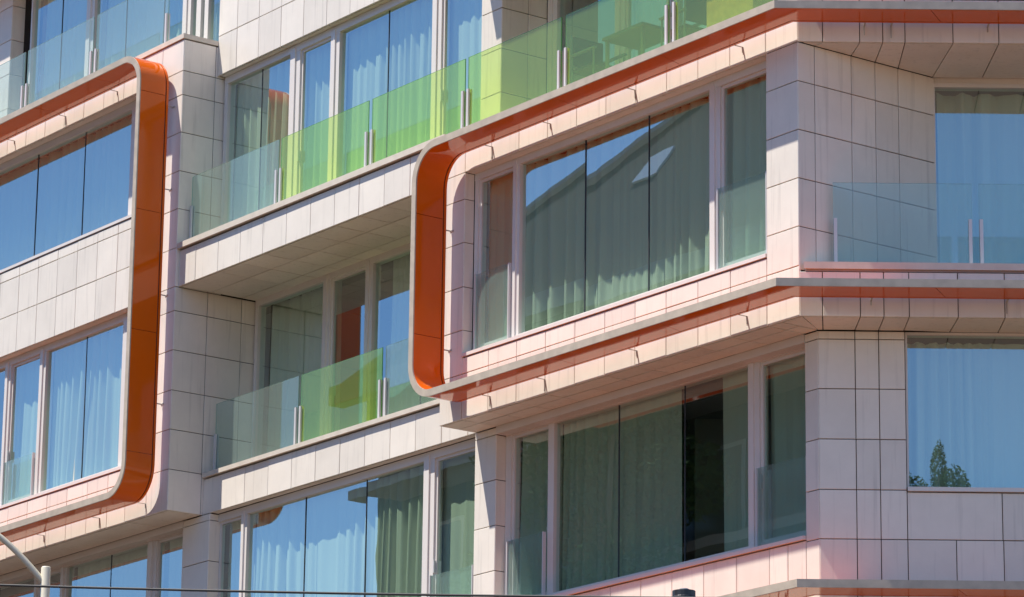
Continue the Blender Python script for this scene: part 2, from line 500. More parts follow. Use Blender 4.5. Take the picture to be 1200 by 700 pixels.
# ---- copings and ledges
wallpart('coping', [(ULc + .005, UR - .0, .0, 1.44, 16.945, 17.03)], 'coping')
wallpart('coping', [(ULc + .035, UR - .0, .55, 1.46, 13.54, 13.605)], 'coping')
wallpart('coping', [(UL, ULc + .012, -.02, 1.0, 20.25, 20.325)], 'coping')
MB().prism([(UR, .06), (-.02, .06), Bp(.03, .05), Bp(VB, .05), Bp(VB, 2.2), (UR, 2.2)], 17.005, 17.03).build('terrace_floor', M['coping'], BUILD)
for z in (S[1], S[2], S[3]):
    MB().prism([Bp(.05, -.03), Bp(VB, -.03), Bp(VB, eW + .05), (.04, 2.16), (.04, .1)], z + .572, z + .655).build('coping', M['coping'], BUILD)
    MB().prism([Bp(.07, .0), Bp(VB, .0), Bp(VB, .06), Bp(.07, .06)], z + .548, z + .57).build('coping_bed', M['core'], BUILD)
# sills
for u0, u1, z, d0, d1 in ((UL, -15.385, 13.835, -.014, .2), (-6.785, -.597, 13.835, -.014, .2), (UL, -15.385, 17.75, -.014, .2), (-6.79, -.605, 10.505, .55, .78),
                          (-13.92, UR, 10.49, .56, .78), (UL, -14.68, 10.49, .56, .78)):
    wallpart('sill', [(u0, u1, d0, d1, z, z + .045)], 'frame')
MB().box(1.29, VB, e0 - .035, e0 + .1, 11.052, 11.10, m=FB).build('sill', M['frame'], BUILD)

# ---- floors and rooms behind the glass
for k, z in enumerate((6.2, S[0], S[1], S[2], S[3], S[4])):
    MB().prism([(UL, 1.9), (-2.6, 1.9), Bp(1.8, 1.5), Bp(VB, 1.5), Bp(VB, 9.0), (UL, 9.0)], z + .06, z + .42).build('floor_slab', M['core'], BUILD)
    MB().prism([(UL, .9), (-1.0, .9), Bp(.6, .95), Bp(VB, .95), Bp(VB, 6.5), (UL, 6.5)], z + .43, z + .44 + .1).build('room_floor', M['roomfloor'], BUILD)
rw = MB()
rw.box(UL, 3, 6.0, 6.2, 6.2, 26)
for u in (UL, -21.0, ULc, UR - .1, -2.2):
    rw.box(u, u + .15, 1.9, 6.0, 6.2, 26)
rw.box(1.6, 1.75, 2.2, 6, 6.2, 26, m=FB); rw.box(VB - .1, VB, 1.6, 6, 6.2, 26, m=FB); rw.box(-1, VB, 5.5, 5.7, 6.2, 26, m=FB)
rw.build('room_wall', M['room'], BUILD)
wallpart('roof_slab', [(UL, 4, .9, 9, 26.0, 26.3)], 'core')
# walls hiding the slab ends between the storeys
wallpart('inner_wall', [(UR, UR + .2, .64, 2.0, 13.0, 16.4)], 'core')
wallpart('inner_wall', [(UL, UR, .9, 1.1, 12.97, 13.5), (UL, UR, .95, 1.1, 19.75, 20.3)], 'core')

# ------------------------------------------------------------------ windows
def window(fr, e, s0, s1, z0, z1, opens, hh=.11, hs=.085, depth=.10, guards=()):
    """opens: (sa, sb, joints, 'f' fixed or 'c' casement)"""
    mb = MB()
    mb.box(s0, s1, e - .045, e + depth, z1 - hh, z1, m=fr)
    mb.box(s0, s1, e - .045, e + depth, z0, z0 + hs, m=fr)
    edges = [s0] + [x for o in opens for x in o[:2]] + [s1]
    for a, b in zip(edges[0::2], edges[1::2]):
        if b - a < .004:
            continue
        mb.box(a, b, e - .04, e + depth, z0 + hs, z1 - hh, m=fr)
        if b - a > .13:                       # a post made of two profiles with a groove
            mb.box(a + .012, a + (b - a) * .56, e - .062, e - .04, z0 + hs * .5, z1 - hh * .5, m=fr)
    win = mb.build('window', M['frame'], BUILD)
    for sa, sb, joints, kind in opens:
        za, zb = z0 + hs, z1 - hh
        if kind == 'c':
            t = .042
            c = MB()
            c.box(sa, sb, e - .012, e + .05, zb - t, zb, m=fr); c.box(sa, sb, e - .012, e + .05, za, za + t, m=fr)
            c.box(sa, sa + t, e - .012, e + .05, za + t, zb - t, m=fr); c.box(sb - t, sb, e - .012, e + .05, za + t, zb - t, m=fr)
            c.build('casement', M['frame'], win)
            h = MB().box(sa + .012, sa + .03, e - .05, e - .014, (za + zb) / 2 - .45, (za + zb) / 2 - .28, m=fr)
            h.build('handle', M['steel'], win)
            sa, sb, za, zb = sa + t, sb - t, za + t, zb - t
        br = [sa] + list(joints) + [sb]
        for a, b in zip(br, br[1:]):
            wd, ht = b - a, zb - za
            pm = MB().box(-wd / 2, wd / 2, 0, .012, -ht / 2, ht / 2)
            me = pm.mesh('pane', [M['glass'], M['glass_in']])
            for f in me.polygons:
                f.material_index = 0 if f.normal.y < -.5 else 1
            tilt = Matrix.Rotation(R_(rnd.uniform(-.16, .16)), 4, 'Z') @ Matrix.Rotation(R_(rnd.uniform(-.12, .12)), 4, 'X')
            link('pane', me, win, fr @ Matrix.Translation(((a + b) / 2, e + .012, (za + zb) / 2)) @ tilt)
        for j in joints:
            MB().box(j - .006, j + .006, e + .004, e + .022, za, zb, m=fr).build('seal', M['seal'], win)
    for sa, sb, zt in guards:
        ge = e - .085
        pm = MB().box(sa, sb, ge, ge + .012, z0 + .015, zt, m=fr)
        me = pm.mesh('guard_pane', [M['rail'], M['rail_in']])
        for f in me.polygons:
            n = (fr.to_3x3().inverted() @ f.normal)
            f.material_index = 0 if n.y < -.5 else 1
        link('guard_pane', me, win)
        for ga, gb in ((sa - .02, sa - .002), (sb + .002, sb + .02)):
            MB().box(ga, gb, ge - .02, ge + .03, z0 + .015, zt, m=fr).build('guard_rail', M['steel'], win)
    return win

# bay with two storeys: lower and upper
window(FA, .20, UL, -15.385, 13.88, 16.33, [(UL + .1, -22.3, [], 'f'), (-22.1, -19.56, [-20.8], 'f'), (-19.40, -18.44, [], 'c'), (-18.27, -15.89, [-17.085], 'f')],
       guards=[(-19.38, -18.47, 14.62)])
window(FA, .20, UL, -15.385, 17.795, 19.72, [(UL + .1, -22.0, [], 'f'), (-21.85, -15.89, [-20.42, -18.91, -17.405], 'f')])
# below it
window(FA, .78, UL, -14.68, 10.535, 12.98, [(UL + .1, -22.0, [], 'f'), (-21.8, -19.35, [-20.6], 'f'), (-19.2, -18.52, [], 'c'), (-18.36, -15.90, [-17.07], 'f'), (-15.66, -14.78, [], 'c')])
# balcony storeys
window(FA, .76, ULc + .04, UR, 17.03, 19.76, [(-14.03, -12.29, [-13.14], 'f'), (-12.04, -11.21, [], 'c'), (-11.0, -8.64, [-9.80], 'f'), (-8.43, -7.45, [], 'c')])
window(FA, 1.42, ULc + .05, UR, 13.605, 16.385, [(-14.03, -12.25, [], 'f'), (-12.07, -11.15, [], 'c'), (-10.98, -8.65, [-9.80], 'f'), (-8.45, -7.45, [], 'c')])
window(FA, .78, -13.92, UR, 10.535, 12.98, [(-13.92 + .0, -13.28, [], 'c'), (-13.14, -8.67, [-11.665, -10.13], 'f'), (-8.43, -7.40, [], 'c')],
       guards=[(-8.40, -7.45, 11.25)])
# one-storey bay, the storey below it, the terrace storey above it
window(FA, .20, -6.78, -.60, 13.88, 16.385, [(-6.70, -5.91, [], 'c'), (-5.77, -1.84, [-4.42, -3.11], 'f'), (-1.65, -.66, [], 'c')],
       guards=[(-6.66, -5.93, 14.95), (-1.62, -.72, 14.95)])
window(FA, .78, -6.80, -.60, 10.55, 12.98, [(-6.68, -5.87, [], 'c'), (-5.745, -1.82, [-4.44, -3.11], 'f'), (-1.62, -.68, [], 'c')],
       guards=[(-6.66, -5.90, 11.45), (-1.60, -.70, 11.55)])
window(FA, 1.40, -6.80, -1.0, 17.03, 19.76, [(-6.6, -5.3, [], 'f'), (-5.1, -4.2, [], 'c'), (-4.0, -1.2, [-2.6], 'f')])
window(FA, .80, -20.4, ULc + .8, 20.33, 23.1, [(-20.35, -18.51, [-19.42], 'f'), (-18.28, -15.49, [-17.32, -16.15], 'f'), (-15.27, -15.10, [], 'f'), (-14.97, -14.86, [], 'f'), (-14.75, -13.6, [], 'f')])
# street-corner side
window(FB, eW + .02, 1.73, VB, 13.65, 16.30, [(1.76, 4.6, [], 'f'), (4.75, 6.9, [], 'f')], hh=.05, hs=.05)
MB().box(1.70, VB, eW, eW + .12, 16.30, 16.392, m=FB).build('window_head', M['tile_mass'], BUILD)
window(FB, e0 + .09, 1.29, VB, 11.10, 12.988, [(1.315, 4.4, [], 'f'), (4.55, 6.9, [], 'f')], hh=.03, hs=.02)
window(FB, eW + .02, 1.73, VB, 17.03, 19.70, [(1.76, 4.6, [], 'f'), (4.75, 6.9, [], 'f')], hh=.05, hs=.05)

# ------------------------------------------------------------------ glass balustrades
def balustrade(fr, e, zb, zt, panes, mats, dz_post=.60):
    base = MB()
    for a, b in panes:
        base.box(a + .03, b - .03, e - .02, e + .032, zb, zb + .02, m=fr)
    part = base.build('balustrade', M['steel'], BUILD)
    for (a, b), mm in zip(panes, mats):
        pm = MB().box(a, b, e, e + .014, zb + .021, zt, m=fr)
        me = pm.mesh('glass_panel', [M[mm], M[mm + '_in'], M[mm + '_edge']])
        for f in me.polygons:
            n = (fr.to_3x3().inverted() @ f.normal)
            f.material_index = 0 if n.y < -.5 else 1 if n.y > .5 else 2
        g = link('glass_panel', me, part)
        g['label'] = 'green tinted railing glass' if mm == 'green' else 'clear railing glass'
        for x in (a + .005, b - .045):
            MB().box(x, x + .04, e - .03, e - .002, zb - .001, zb + dz_post, m=fr).box(x, x + .04, e + .016, e + .04, zb - .001, zb + dz_post, m=fr).build('clamp_post', M['steel'], part)
    return part

balustrade(FA, .20, 17.031, 18.09, [(-14.11, -11.735), (-11.665, -9.425), (-9.335, -7.11), (-7.035, -4.955), (-4.86, -2.71), (-2.61, -.30)],
           ['rail', 'green', 'green', 'green', 'green', 'green'])
balustrade(FA, .72, 13.606, 14.67, [(-14.06, -11.84), (-11.77, -9.72), (-9.63, -7.55)], ['rail', 'green', 'rail'])
balustrade(FA, .20, 20.326, 21.50, [(-21.7, -19.50), (-19.41, -17.29), (-17.19, -15.0)], ['rail', 'rail', 'rail'])
balustrade(FB, .22, S[1] + .656, S[1] + 1.70, [(.42, 2.06), (2.14, 3.78), (3.86, 5.5), (5.58, 6.9)], ['rail'] * 4)
balustrade(FB, .22, S[2] + .656, S[2] + 1.70, [(.42, 2.06), (2.14, 3.78), (3.86, 5.5), (5.58, 6.9)], ['green'] * 4)

# ------------------------------------------------------------------ orange frames
GB, GF, FT = .116, .62, .095        # back, front, thickness of the projecting band
def arc(cx, cz, r, a0, a1, n=9):
    return [(cx + r * math.cos(R_(a0 + (a1 - a0) * i / n)), cz + r * math.sin(R_(a0 + (a1 - a0) * i / n))) for i in range(n + 1)]

def sweep(path_o, path_i, n0, n1):
    """closed section ring per path point: outer/inner outline, from n0 to n1 in front of the wall"""
    mb = MB()
    rings = [[(o[0], -n0, o[1]), (o[0], -n1, o[1]), (i[0], -n1, i[1]), (i[0], -n0, i[1])] for o, i in zip(path_o, path_i)]
    mb.loft(rings)
    return mb

def cut(po, pi, step):
    """split the outline in panels of about `step`, leaving fine joints"""
    L = [0]
    for a, b in zip(po, po[1:]):
        L.append(L[-1] + math.dist(a, b))
    def at(s, pts):
        for k in range(len(L) - 1):
            if s <= L[k + 1] + 1e-9:
                t = (s - L[k]) / max(L[k + 1] - L[k], 1e-9)
                return (pts[k][0] + (pts[k + 1][0] - pts[k][0]) * t, pts[k][1] + (pts[k + 1][1] - pts[k][1]) * t)
        return pts[-1]
    n = max(1, round(L[-1] / step))
    out = []
    for j in range(n):
        s0, s1 = L[-1] * j / n + (.004 if j else 0), L[-1] * (j + 1) / n - (.004 if j < n - 1 else 0)
        ss = [s0] + [x for x in L if s0 + .004 < x < s1 - .004] + [s1]
        out.append(([at(s, po) for s in ss], [at(s, pi) for s in ss]))
    return out

def smooth_by_angle(me, deg=35):
    me.polygons.foreach_set('use_smooth', [True] * len(me.polygons))
    bm = bmesh.new(); bm.from_mesh(me)
    for ed in bm.edges:
        ed.smooth = len(ed.link_faces) == 2 and ed.calc_face_angle(0) < R_(deg)
    bm.to_mesh(me); bm.free()

def bracket(u, z, rear, fr=None):
    b = MB()
    u += rnd.uniform(-.05, .05)
    h = rnd.uniform(.05, .17)
    b.box(u - .011, u + .011, -GB - .01, -.001, z - .006, z - .002, m=fr)
    b.box(u - .006, u + .006, -.012, -.001, z - h, z - .002, m=fr)
    b.build('bracket', M['bracket'], rear)

def orange(po, pi, base_d, brackets, legbr, corner=None, label=None):
    """po/pi outer/inner outline in (u, z); base_d depth of the wall plane"""
    T = Matrix.Translation((0, base_d, 0))
    rear = sweep(po, pi, GB, GB + .035).build('orange_frame', M['orange'], BUILD, T)
    smooth_by_angle(rear.data)
    if label:
        rear['label'] = label
    core = sweep([(o[0] * .8 + i[0] * .2, o[1] * .8 + i[1] * .2) for o, i in zip(po, pi)], [(o[0] * .2 + i[0] * .8, o[1] * .2 + i[1] * .8) for o, i in zip(po, pi)], GB + .034, GB + .056)
    core.build('shadow_gap', M['seal'], rear)
    for a, b in cut(po, pi, 1.85):
        pn = sweep(a, b, GB + .055, GF - .02).build('orange_panel', M['orange'], rear)
        smooth_by_angle(pn.data)
    ed = sweep(po, pi, GF - .019, GF).build('front_edge', M['edge'], rear)
    smooth_by_angle(ed.data)
    for u, z in brackets:
        bracket(u, z, rear)
    for u, z in legbr:
        b = MB()
        b.box(u + .02, u + .06, -GB - .002, -GB + .004, z - .008, z + .008)
        b.box(u + .04, u + .047, -GB, -.001, z - .008, z + .008)
        b.box(u + .02, u + .10, -.008, -.001, z - .012, z + .012)
        b.build('bracket', M['bracket'], rear)
    return rear

def band_corner(rear, base_u, base_d, u_left, z, vend, brk):
    """the straight band run that turns the street corner: built in plan so that both legs meet in a mitre"""
    t2 = math.tan(AB / 2)
    def ring(n):
        c = (base_u + n * t2, base_d - n)
        far = Vector((base_u, base_d, 0)) + tb * vend - eb * n
        return (u_left, base_d - n), c, (far.x, far.y)
    def prism(n0, n1, name, mat, z0, z1, cutlen=None):
        a0, c0, f0 = ring(n0); a1, c1, f1 = ring(n1)
        if not cutlen:
            MB().prism([a0, c0, f0, f1, c1, a1], z0, z1).build(name, M[mat], rear, Matrix.Translation((0, -base_d, 0)))
            return
        for (p0, q0, p1, q1) in ((a0, c0, a1, c1), (c0, f0, c1, f1)):
            n = max(1, round(math.dist(p0, q0) / cutlen))
            for j in range(n):
                g = .004 / math.dist(p0, q0)
                s, e = j / n + (g if j else 0), (j + 1) / n - (g if j < n - 1 else 0)
                L = lambda A, B, t: (A[0] + (B[0] - A[0]) * t, A[1] + (B[1] - A[1]) * t)
                MB().prism([L(p0, q0, s), L(p0, q0, e), L(p1, q1, e), L(p1, q1, s)], z0, z1).build(name, M[mat], rear, Matrix.Translation((0, -base_d, 0)))
    prism(GB, GB + .035, 'rear_band', 'orange', z, z + FT)
    prism(GB + .034, GB + .056, 'shadow_gap', 'seal', z + .02, z + FT - .02)
    prism(GB + .055, GF - .02, 'orange_panel', 'orange', z, z + FT, 1.85)
    prism(GF - .019, GF, 'front_edge', 'edge', z, z + FT)
    for v in brk:
        m = Matrix.Translation((base_u, 0, 0)) @ Matrix.Rotation(AB, 4, 'Z')
        bracket(v, z, rear, m)

# C-shaped frame of the one-storey bay
uo, ui = -7.135, -7.04
zt_o, zt_i, zb_o, zb_i = 16.670, 16.575, 13.187, 13.282
Ro, Ri = .50, .405
US = -6.2
po = [(US, zt_o)] + arc(uo + Ro, zt_o - Ro, Ro, 90, 180) + arc(uo + Ro, zb_o + Ro, Ro, 180, 270) + [(US, zb_o)]
pi = [(US, zt_i)] + arc(ui + Ri, zt_i - Ri, Ri, 90, 180) + arc(ui + Ri, zb_i + Ri, Ri, 180, 270) + [(US, zb_i)]
rf = orange(po, pi, 0, [], [(-7.13, 15.62), (-7.13, 13.98)])
band_corner(rf, 0, 0, US + .002, zt_i, VB, [.82, 1.07, 2.30, 3.5])
band_corner(rf, 0, 0, US + .002, zb_o, VB, [.86, 2.4, 3.6])
for u, z in ((-6.17, zb_o), (-4.93, zb_o), (-3.12, zb_o), (-1.0, zb_o), (-6.17, zt_i), (-4.93, zt_i), (-3.12, zt_i), (-1.0, zt_i)):
    bracket(u, z, rf)
# the same frame one level up (only its underside band can catch the eye) and one level down
po3 = [(p[0], p[1] + 6.755) for p in po]; pi3 = [(p[0], p[1] + 6.755) for p in pi]
r3 = orange(po3, pi3, 0, [], [])
band_corner(r3, 0, 0, US + .002, zb_o + 6.755, VB, [])
po0 = [(p[0] + .45, p[1] - 6.79) for p in po]; pi0 = [(p[0] + .45, p[1] - 6.79) for p in pi]
r0 = orange(po0, pi0, .587, [], [])
band_corner(r0, LC[0], LC[1], US + .452, zt_i - 6.79, VB, [.5, 1.6])
for u in (-1.13, -.96):
    z = zt_i - 6.79
    bracket(u, z, r0, None)
# frame of the two-storey bay (opens to the far side)
uo, ui = -14.365, -14.46
zt_o, zt_i, zb_o, zb_i = 20.005, 19.91, 13.185, 13.28
po = [(UL, zt_o)] + arc(uo - Ro, zt_o - Ro, Ro, 90, 0) + arc(uo - Ro, zb_o + Ro, Ro, 0, -90) + [(UL, zb_o)]
pi = [(UL, zt_i)] + arc(ui - Ri, zt_i - Ri, Ri, 90, 0) + arc(ui - Ri, zb_i + Ri, Ri, 0, -90) + [(UL, zb_i)]
orange(po, pi, 0, [(u, z) for z in (zt_i, zb_o) for u in (-19.35, -17.75, -16.15, -14.75)], [(-14.46, z) for z in (19.22, 17.92, 16.28, 14.62)])

# ------------------------------------------------------------------ emit the tiles
CACHE = {}
def tile_mesh(wd, ht):
    k = (round(wd, 3), round(ht, 3))
    if k not in CACHE:
        b = .004
        x, z = wd / 2, ht / 2
        v = [(-x, TT, -z), (x, TT, -z), (x, TT, z), (-x, TT, z), (-x, b, -z), (x, b, -z), (x, b, z), (-x, b, z), (-x + b, 0, -z + b), (x - b, 0, -z + b), (x - b, 0, z - b), (-x + b, 0, z - b)]
        f = [(8, 9, 10, 11), (4, 5, 9, 8), (5, 6, 10, 9), (6, 7, 11, 10), (7, 4, 8, 11), (0, 1, 5, 4), (1, 2, 6, 5), (2, 3, 7, 6), (3, 0, 4, 7), (3, 2, 1, 0)]
        me = bpy.data.meshes.new('tile'); me.from_pydata(v, [], f); me.materials.append(M['tile']); me.update()
        CACHE[k] = me
    return CACHE[k]

scored = []
for t in TILES:
    part, fr, a, b, c, d, e = t
    ctr = fr @ Vector(((a + b) / 2, e, (c + d) / 2))
    x, y = to_px(ctr)
    nrm = (BMAT @ fr).to_3x3() @ Vector((0, -1, 0))
    facing = max(0, nrm.dot((CAM - BMAT @ ctr).normalized()))
    inside = -25 < x < 1225 and -25 < y < 725
    scored.append(((b - a) * (d - c) * facing if inside else -1, t))
scored.sort(key=lambda s: -s[0])
mass = MB()
NT = 330
nparts = 0
for i, (sco, (part, fr, a, b, c, d, e)) in enumerate(scored):
    mt = fr @ Matrix.Translation(((a + b) / 2, e + rnd.uniform(-.0015, .0015), (c + d) / 2)) @ Matrix.Rotation(R_(rnd.uniform(-.12, .12)), 4, 'Z') @ Matrix.Rotation(R_(rnd.uniform(-.12, .12)), 4, 'X')
    if sco > 0 and nparts < NT:
        nparts += 1
        link('tile', tile_mesh(b - a, d - c), part, mt)
    else:
        me = tile_mesh(b - a, d - c)
        n = len(mass.v)
        mass.v += [mt @ v.co for v in me.vertices]
        mass.f += [tuple(n + k for k in f.vertices) for f in me.polygons]
mo = mass.build('cladding', M['tile_mass'], BUILD)
mo['kind'] = 'stuff'
print('TILES', len(TILES), 'in view', sum(1 for s in scored if s[0] > 0))

# ------------------------------------------------------------------ curtains
def curtain(fr, s0, s1, z0, z1, e, label, seed, amp=.05, wl=.19, group=None):
    r = random.Random(seed)
    n = max(8, int((s1 - s0) / .022))
    ph = [r.uniform(0, 6.28) for _ in range(4)]
    rows = 12
    V, F = [], []
    for j in range(rows + 1):
        t = j / rows
        z = z1 + (z0 - z1) * t
        for i in range(n + 1):
            s = s0 + (s1 - s0) * i / n
            warp = s + .13 * math.sin(s * 1.9 + ph[0]) + .05 * math.sin(s * 6.3 + ph[2]) + .025 * t * math.sin(s * 5 + ph[1])
            a = amp * (.55 + .45 * math.sin(s * 1.7 + ph[2])) * (.55 + .45 * t)
            y = a * math.sin(2 * math.pi * warp / wl + ph[3]) + .35 * a * math.sin(2 * math.pi * warp / (wl * .43) + ph[1]) + .02 * t * math.sin(s * 3 + ph[2])
            V.append((s - (s0 + s1) / 2, y, z - z0))
    for j in range(rows):
        for i in range(n):
            a = j * (n + 1) + i
            F.append((a, a + 1, a + n + 2, a + n + 1))
    me = bpy.data.meshes.new('curtain'); me.from_pydata(V, [], F); me.materials.append(M['curtain'])
    me.polygons.foreach_set('use_smooth', [True] * len(F)); me.update()
    o = link('curtain', me, None, BMAT @ fr @ Matrix.Translation(((s0 + s1) / 2, e, z0)))
    tag(o, label, 'curtain', group)
    return o

sd_ = iter(range(100, 200))
CU = [
    (FA, -19.6, -18.35, 13.6, 16.25, .35, 'pale curtain in the narrow sash window at the foot of the two-storey orange frame'),
    (FA, -18.3, -15.5, 13.6, 16.25, .35, 'pale curtain behind the two-pane window at the foot of the two-storey orange frame'),
    (FA, -22.0, -15.5, 17.5, 19.65, .40, 'wide pale curtain behind the long upper window of the two-storey orange frame'),
    (FA, -14.05, -12.2, 17.05, 19.7, .91, 'gathered pale curtain behind the clear glass pane of the green-railed balcony'),
    (FA, -12.1, -11.1, 17.05, 19.7, .91, 'pale curtain in the narrow sash window behind the green-railed balcony'),
    (FA, -11.05, -8.55, 17.05, 19.7, .91, 'pale curtain behind the two-pane window of the green-railed balcony'),
    (FA, -8.5, -7.4, 17.05, 19.7, .91, 'pale curtain behind the end sash of the green-railed balcony beside the tiled column'),
    (FA, -14.0, -12.2, 13.6, 16.35, 1.66, 'shaded curtain behind the recessed balcony window beside the tiled side wall'),
    (FA, -10.9, -8.5, 13.6, 16.35, 1.66, 'pale curtain behind the recessed balcony window next to the small orange frame'),
    (FA, -13.9, -13.2, 10.6, 12.9, .93, 'pale curtain in the narrow sash below the corner of the two-storey bay'),
    (FA, -13.1, -8.6, 10.6, 12.9, .93, 'wide pale curtain behind the three-pane window under the recessed balcony'),
    (FA, -8.5, -7.4, 10.6, 12.9, .93, 'pale curtain in the sash next to the half-shaded tiled column'),
    (FA, -6.72, -5.85, 13.6, 16.3, .35, 'reddish looking curtain in the narrow sash beside the upright of the small orange frame'),
    (FA, -5.8, -1.78, 13.6, 16.3, .35, 'wide greenish curtain behind the three-pane window inside the small orange frame'),
    (FA, -1.7, -.62, 13.6, 16.3, .35, 'greenish curtain in the sash window next to the corner column of the small orange frame'),
    (FA, -6.7, -5.85, 10.6, 12.9, .93, 'dim curtain in the narrow sash under the small orange frame next to the column'),
    (FA, -5.7, -3.35, 10.6, 12.9, .93, 'dim curtain behind the first two panes of the window under the small orange frame'),
    (FA, -2.55, -1.75, 10.6, 12.9, .93, 'bunched dim curtain beside the dark gap in the window under the small orange frame'),
    (FA, -1.65, -.62, 10.6, 12.9, .93, 'dim curtain in the sash below the street corner of the orange band'),
    (FB, 1.8, 5.6, 13.7, 16.25, eW + .26, 'blue tinted curtain behind the large window over the clear corner balcony'),
    (FB, 1.33, 5.6, 10.9, 12.93, e0 + .34, 'blue tinted curtain behind the large window below the clear corner balcony'),
    (FA, -20.3, -18.4, 20.35, 23.0, 1.0, 'curtain behind the top terrace window beside the square tiled column'),
    (FA, -18.2, -15.6, 20.35, 23.0, 1.0, 'wide curtain behind the top terrace window above the two-storey orange frame'),
    (FA, -15.3, -13.8, 20.35, 23.0, 1.0, 'curtain behind the slim corner panes of the top terrace'),
    (FA, -18.3, -15.85, 10.6, 12.9, .93, 'curtain behind the two-pane window under the two-storey bay'),
    (FA, -15.6, -14.72, 10.6, 12.9, .93, 'pale curtain in the sash under the corner of the two-storey bay'),
    (FA, -5.2, -1.1, 17.05, 19.7, 1.62, 'curtain behind the shaded terrace window above the small orange frame'),
]
for fr, a, b, z0, z1, e, lab in CU:
    k = next(sd_)
    curtain(fr, a, b, z0, z1, e, lab, k, amp=(.12 if fr is FB else .085) + .02 * (k % 3) / 2, wl=.18 + .035 * (k % 4))

# ------------------------------------------------------------------ terrace furniture (seen through the green glass)
wood = simple('terrace_wood', (0.34, 0.20, 0.10), 0.55, noise=0.2, nscale=14)
cane = simple('terrace_metal', (0.20, 0.24, 0.24), 0.45)
canvas = simple('terrace_canvas', (0.10, 0.09, 0.085), 0.9)
leafm = simple('leaf_green', (0.035, 0.07, 0.02), 0.9, noise=0.35, nscale=3, spec=0.08)
barkm = simple('bark', (0.13, 0.09, 0.06), 0.9, noise=0.25, nscale=10, bump=0.4)
potm = simple('planter_board', (0.36, 0.25, 0.15), 0.7, noise=0.2, nscale=10)

def at_local(u, d, z, rz=0):
    return BMAT @ Matrix.Translation((u, d, z)) @ Matrix.Rotation(rz, 4, 'Z')

def thing(name, mat4, label, cat, group=None):
    o = bpy.data.objects.new(name, None); COL.objects.link(o); o.matrix_world = mat4
    o.empty_display_size = .2
    return tag(o, label, cat, group)

t = thing('terrace_table', at_local(-4.05, .82, 17.03), 'low rectangular table on the terrace behind the green glass', 'table')
MB().box(-.42, .42, -.32, .32, .66, .70).build('table_top', cane, t)
for sx in (-.37, .37):
    for sy in (-.27, .27):
        MB().box(sx - .02, sx + .02, sy - .02, sy + .02, 0, .66).build('leg', cane, t)
def chair(u, d, rz, label):
    t = thing('terrace_chair', at_local(u, d, 17.03, rz), label, 'chair', 'chairs on the terrace behind green glass')
    MB().box(-.24, .24, -.24, .24, .42, .46).build('seat', canvas, t)
    b = MB(); b.box(-.24, .24, .20, .235, .52, .92); b.build('backrest', canvas, t)
    for sx in (-.25, .25):
        MB().tube([(sx, -.24, .0), (sx, -.235, .64)], .014, 8).build('leg', cane, t)
        MB().tube([(sx, .24, .0), (sx, .22, .45), (sx, .25, .95)], .014, 8).build('leg', cane, t)
        MB().box(sx - .025, sx + .025, -.27, .24, .64, .665).build('armrest', cane, t)
    return t
chair(-4.95, .80, R_(90), 'armchair on the terrace on the column side of the low table')
chair(-3.05, .80, R_(-90), 'armchair on the terrace between the low table and the planter')
t = thing('planter_box', at_local(-1.75, .62, 17.03), 'square wooden planter with a leafy shrub on the terrace near the street corner', 'planter')
b = MB(); b.box(-.45, .45, -.22, .22, 0, .62); b.box(-.48, .48, -.25, .25, .60, .64); b.build('box', potm, t)
def leaves(n, cx, cy, cz, rx, ry, rz, size, rr, fill=.45):
    V, F = [], []
    for _ in range(n):
        while True:
            x, y, z = rr.uniform(-1, 1), rr.uniform(-1, 1), rr.uniform(-1, 1)
            q = x * x + y * y + z * z
            if q < 1 and (q > fill or rr.random() < .35):
                break
        c = Vector((cx + x * rx, cy + y * ry, cz + z * rz))
        a = Vector((rr.gauss(0, 1), rr.gauss(0, 1), rr.gauss(0, .6))).normalized()
        b_ = a.cross(Vector((rr.gauss(0, 1), rr.gauss(0, 1), rr.gauss(0, 1)))).normalized()
        s = size * rr.uniform(.6, 1.3)
        k = len(V)
        V += [c - a * s, c + b_ * s * .45, c + a * s, c - b_ * s * .45]
        F.append((k, k + 1, k + 2, k + 3))
    return V, F
def leaf_obj(parts, name, parent, mat):
    V, F = [], []
    for v, f in parts:
        n = len(V); V += v; F += [tuple(n + i for i in q) for q in f]
    me = bpy.data.meshes.new(name); me.from_pydata([tuple(v) for v in V], [], F); me.materials.append(mat); me.update()
    return link(name, me, parent)
rr = random.Random(3)
leaf_obj([leaves(500, 0, 0, .95, .42, .22, .34, .06, rr)], 'foliage', t, leafm)

# ------------------------------------------------------------------ street furniture in front of the building
def world_at(x, y, Y):
    dv = fwd + rgt * ((x - 600) / FPX) - upv * ((y - 350) / FPX)
    return CAM + dv * (Y / dv.y)
post_paint = simple('lamp_paint', (0.60, 0.56, 0.45), 0.45, noise=0.08, nscale=5)
top = world_at(54, 664, 48.0)
t = thing('street_lamp', Matrix.Translation((top.x, top.y, 0)), 'beige painted street lamp post with a curved arm below the two-storey bay', 'street lamp')
H = top.z
MB().lathe([(.11, 0), (.11, .9), (.085, 1.0), (.066, 1.05), (.062, H - .02), (.052, H - .004), (.0, H)], k=18).build('post', post_paint, t, smooth=True)
MB().lathe([(.2, 0), (.2, .04), (.12, .06), (.12, .3)], k=18).build('base', post_paint, t)
p0 = world_at(52, 681, 48.0); p1 = world_at(0, 626, 48.0)
dx, dz = p1.x - p0.x, p1.z - p0.z
pth, rad = [], []
for i in range(22):
    s = i / 9
    # rises steeply then bends over towards the road
    pth.append((dx * s, -.05 * s, p0.z - .05 + dz * (1.22 * s - .22 * s * s)))
    rad.append(.042 - .004 * s)
arm = MB().tube(pth, rad, 12).build('arm', post_paint, t, smooth=True)
e_ = Vector(pth[-1])
